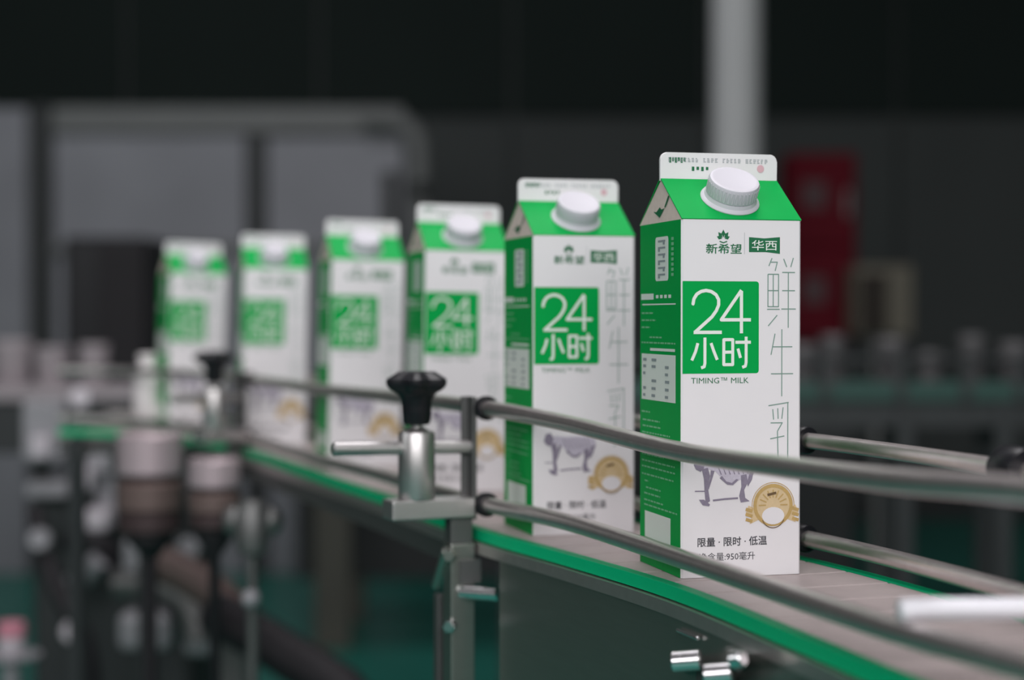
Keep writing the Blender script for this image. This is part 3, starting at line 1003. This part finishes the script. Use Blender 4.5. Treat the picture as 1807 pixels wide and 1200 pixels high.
# dark chute sloping down in front of the machine
P = [at(385, 1085, 2.25), at(440, 1115, 2.2), at(520, 1165, 2.16), at(640, 1260, 2.12), at(700, 1500, 2.1), at(700, 1900, 2.1)]
P[-1].z = 0.03
tag(obj('hose', tube(N(), catmull(P, 0.03), 0.030, 18), M['rubber'], None, True), 'thick black hose sloping down below the conveyor', 'hose')
t = thing('sample_jar', 'small pink-lidded jar at the bottom corner beside the machine', 'jar', at(20, 1130, 2.3))
z = t.location.z
b = N()
lathe(b, [(0, -z), (0.05, -z), (0.05, -z + 0.02), (0.012, -z + 0.03), (0.012, -0.03), (0.04, -0.022), (0.04, -0.018), (0, -0.018)], 20)
obj('stand', b, M['grey_metal'], t, True)
b = N()
lathe(b, [(0, -0.018), (0.016, -0.018), (0.018, -0.014), (0.018, 0.006), (0, 0.006)], 20)
obj('glass', b, M['pale_metal'], t, True)
b = N()
lathe(b, [(0, 0.006), (0.019, 0.006), (0.019, 0.022), (0.016, 0.025), (0, 0.025)], 20)
obj('lid', b, mat('pink_lid', (0.50, 0.20, 0.26), 0.4), t, True)

# ------------------------------------------------------------------ second straight conveyor across the hall
FY = 3.5
fc = thing('conveyor', 'long straight conveyor with dull teal side behind the nearest cartons', 'conveyor', (0, FY, 0))
ZT = BELT
obj('belt', box(N(), -0.35, 2.1, 0.03, 0.15, ZT - 0.012, ZT, 0.002), M['steel_dark'], fc)
obj('side_strip', box(N(), -0.35, 2.1, 0.0, 0.03, ZT - 0.030, ZT + 0.008, 0.003), M['far_strip'], fc)
obj('side_strip', box(N(), -0.35, 2.1, 0.15, 0.18, ZT - 0.030, ZT + 0.008, 0.003), M['far_strip'], fc)
obj('side_plate', box(N(), -0.35, 2.1, 0.012, 0.020, ZT - 0.085, ZT - 0.030), M['dark_frame'], fc)
obj('guide_rod', rod(N(), (-0.35, 0.012, ZT + 0.055), (2.1, 0.012, ZT + 0.055), 0.006), M['dark_frame'], fc, True)
obj('guide_rod', rod(N(), (-0.35, 0.168, ZT + 0.055), (2.1, 0.168, ZT + 0.055), 0.006), M['dark_frame'], fc, True)
for px in (900, 1600, 1775):
    x = (px - W_PX / 2) / F_PX * FY
    for dy in (0.016, 0.156):
        lg = obj('leg', box(N(), x - 0.017, x + 0.017, dy - 0.012, dy + 0.02, 0.015, ZT - 0.03, 0.003), M['dark_frame'], fc)
        obj('foot', box(N(), x - 0.045, x + 0.045, dy - 0.03, dy + 0.035, 0.0, 0.015, 0.003), M['rubber'], lg)
for k, px in enumerate((1455, 1590, 1705, 1800)):         # posts that hold the far guide rods
    x = (px - W_PX / 2) / F_PX * FY
    for yy in (-0.004, 0.184):
        obj('rod_post', box(N(), x - 0.01, x + 0.01, yy - 0.004, yy + 0.004, ZT - 0.03, ZT + 0.065, 0.001), M['dark_frame'], fc)
for k, (px, d, r, h) in enumerate(((1418, .09, .028, .085), (1470, .09, .024, .105), (1572, .09, .030, .10), (1640, .09, .024, .07), (1715, .09, .026, .105), (1790, .09, .029, .09),
                                   (22, .09, .040, .095), (92, .09, .036, .08), (165, .09, .030, .085))):
    x = (px - W_PX / 2) / F_PX * (FY + d)
    names = ['grey tub on the far conveyor, first one past the nearest carton', 'slim grey tub on the far conveyor, second past the nearest carton', 'wide grey tub on the far conveyor below the beige box',
             'low grey tub on the far conveyor between two taller tubs', 'tall grey tub on the far conveyor, last but one towards the picture edge', 'grey tub on the far conveyor at the right picture edge',
             'wide pinkish grey tub on the grey table at the left picture edge', 'low pinkish grey tub on the grey table, second from the left edge', 'small pinkish grey tub on the grey table above the machine']
    o = obj('tub', lathe(N(), [(0, 0), (r * .85, 0), (r * .9, .003), (r, h * .82), (r * 1.06, h * .84), (r * 1.06, h * .97), (r, h), (0, h)], 22), M['cup'] if px < 900 else M['cup_dark'], None, True)
    o.location = (x, FY + d, ZT)
    tag(o, names[k], 'tub', 'tubs on the far conveyor' if px > 900 else 'tubs on the grey table')

t = thing('side_table', 'grey steel table behind the bend carrying three wide tubs', 'table', (-0.98, FY, 0))
obj('top', box(N(), -0.45, 0.32, 0.0, 0.30, ZT - 0.03, ZT, 0.004), M['cup'], t)
obj('apron', box(N(), -0.43, 0.30, 0.012, 0.024, ZT - 0.14, ZT - 0.03, 0.002), M['dark_frame'], t)
for x in (-0.41, 0.28):
    for y in (0.045, 0.27):
        obj('leg', box(N(), x - 0.02, x + 0.02, y - 0.02, y + 0.02, 0, ZT - 0.03, 0.002), M['steel_dark'], t)

# ------------------------------------------------------------------ things further back in the hall
c = at(1299, 300, 5.2)
bm = N()
lathe(bm, [(0, 0), (0.13, 0), (0.13, 0.012), (0.0755, 0.016), (0.0755, ZC), (0, ZC)], 32)
o = tag(obj('support_post', bm, M['pole'], None, True), 'pale grey round post rising behind the nearest carton', 'post')
o.location = (c.x, 5.2, 0)
# red cabinet
Y = 6.3
a, b_ = at(1392, 270, Y), at(1512, 300, Y)
t = thing('fire_cabinet', 'dark red cabinet standing against the far side behind the nearest carton', 'cabinet', ((a.x + b_.x) / 2, Y, 0))
w, h = (b_.x - a.x) / 2, a.z
zb = at(1440, 604, Y).z
obj('body', box(N(), -w, w, 0, 0.22, zb, h, 0.008), M['red'], t)
obj('base', box(N(), -w, w, 0, 0.22, 0, zb, 0.008), M['dark_frame'], t)
for z0, z1 in ((zb + 0.02, zb + (h - zb) * 0.49), (zb + (h - zb) * 0.51, h - 0.03)):
    dr = obj('door', box(N(), -w + 0.015, w - 0.015, -0.018, -0.0005, z0, z1, 0.004), M['red'], t)
    obj('door_handle', box(N(), w - 0.045, w - 0.03, -0.034, -0.018, (z0 + z1) / 2 - 0.05, (z0 + z1) / 2 + 0.05, 0.003), M['steel_dark'], dr)
for py in (345, 512):
    z = at(1440, py, Y).z
    x = at(1435, py, Y).x - t.location.x
    obj('door_label', box(N(), x - 0.045, x + 0.045, -0.021, -0.0182, z - 0.05, z + 0.05, 0.001), M['red_label'], t)
# beige box on a stand
Y = 6.0
a, b_ = at(1512, 468, Y), at(1612, 592, Y)
t = thing('control_box', 'dull beige control box with dark brown door beside the red cabinet', 'control box', ((a.x + b_.x) / 2, Y, 0))
w = (b_.x - a.x) / 2
obj('housing', box(N(), -w, w, 0, 0.20, b_.z, a.z, 0.008), M['beige'], t)
obj('door', box(N(), -w + 0.008, w * 0.05, -0.012, -0.0005, b_.z + 0.01, a.z - 0.03, 0.003), M['brown'], t)
bm = N()
box(bm, -0.03, 0.03, 0.06, 0.12, 0.015, b_.z, 0.003)
box(bm, -0.12, 0.12, 0.0, 0.2, 0.0, 0.015, 0.003)
obj('stand', bm, M['steel_dark'], t)
# pedestal whose pale leg shows under the belt
Y = 5.6
c = at(588, 900, Y)
t = thing('work_table', 'dark work table with pale legs seen below the conveyor', 'table', (c.x + 0.38, Y, 0))
obj('top', box(N(), -0.62, 0.62, -0.05, 0.6, 0.70, 0.75, 0.006), M['dark_frame'], t)
for x in (-0.38, 0.38):
    for y in (0.0, 0.5):
        obj('leg', box(N(), x - 0.06, x + 0.06, y - 0.03, y + 0.03, 0, 0.70, 0.006), M['olive'], t)
obj('back_board', box(N(), -0.56, 0.56, 0.46, 0.47, 0.16, 0.70, 0.003), M['dark_frame'], t)
# grey curtain enclosure at the back
Y = 7.2
t = thing('partition', 'tall grey panelled partition with pale rounded frame behind the far cartons', 'partition', (0, Y, 0))


def flat(name, x0, x1, y0, y1, d0, d1, m, bev=0.006, full=False):
    a, b_ = at(x0, y0, Y), at(x1, y1, Y)
    return obj(name, box(N(), a.x, b_.x, d0, d1, 0.0 if full else b_.z, a.z, bev), m, t)


flat('panel', 92, 432, 236, 560, 0.02, 0.05, M['grey_panel'], full=True)
flat('panel', 470, 712, 240, 560, 0.02, 0.05, M['grey_panel'], full=True)
flat('panel', -60, 48, 190, 560, 0.0, 0.03, M['grey_panel'], full=True)
flat('header', 92, 712, 188, 234, 0.0, 0.06, M['grey_frame'])
flat('mullion', 433, 469, 236, 560, 0.0, 0.055, M['dark_frame'], full=True)
flat('post', 50, 90, 185, 560, 0.0, 0.06, M['dark_frame'], full=True)
flat('slot', 672, 704, 300, 432, 0.006, 0.02, M['dark_frame'])
flat('sill', 92, 712, 430, 445, -0.01, 0.018, M['grey_frame'])
P = [at(640, 212, Y), at(690, 213, Y), at(722, 226, Y), at(738, 252, Y), at(741, 300, Y), at(741, 420, Y), at(741, 560, Y)]
P = [Vector((p.x, -0.02, p.z)) for p in P] + [Vector((at(741, 560, Y).x, -0.02, 0.0))]
obj('frame_tube', tube(N(), catmull(P, 0.06), 0.042, 16), M['grey_frame'], t, True)
# black cabinet in front of it
Y2 = 4.7
a, b_ = at(112, 418, Y2), at(262, 660, Y2)
t = thing('equipment_cabinet', 'black equipment cabinet standing in front of the grey partition', 'cabinet', ((a.x + b_.x) / 2, Y2, 0))
w = (b_.x - a.x) / 2
obj('body', box(N(), -w, w, 0, 0.35, 0.06, a.z, 0.01), M['black'], t)
obj('door', box(N(), -w * 0.15, w - 0.006, -0.015, -0.0005, 0.10, a.z - 0.02, 0.004), M['rubber'], t)
obj('plinth', box(N(), -w + 0.02, w - 0.02, 0.02, 0.33, 0, 0.06), M['rubber'], t)
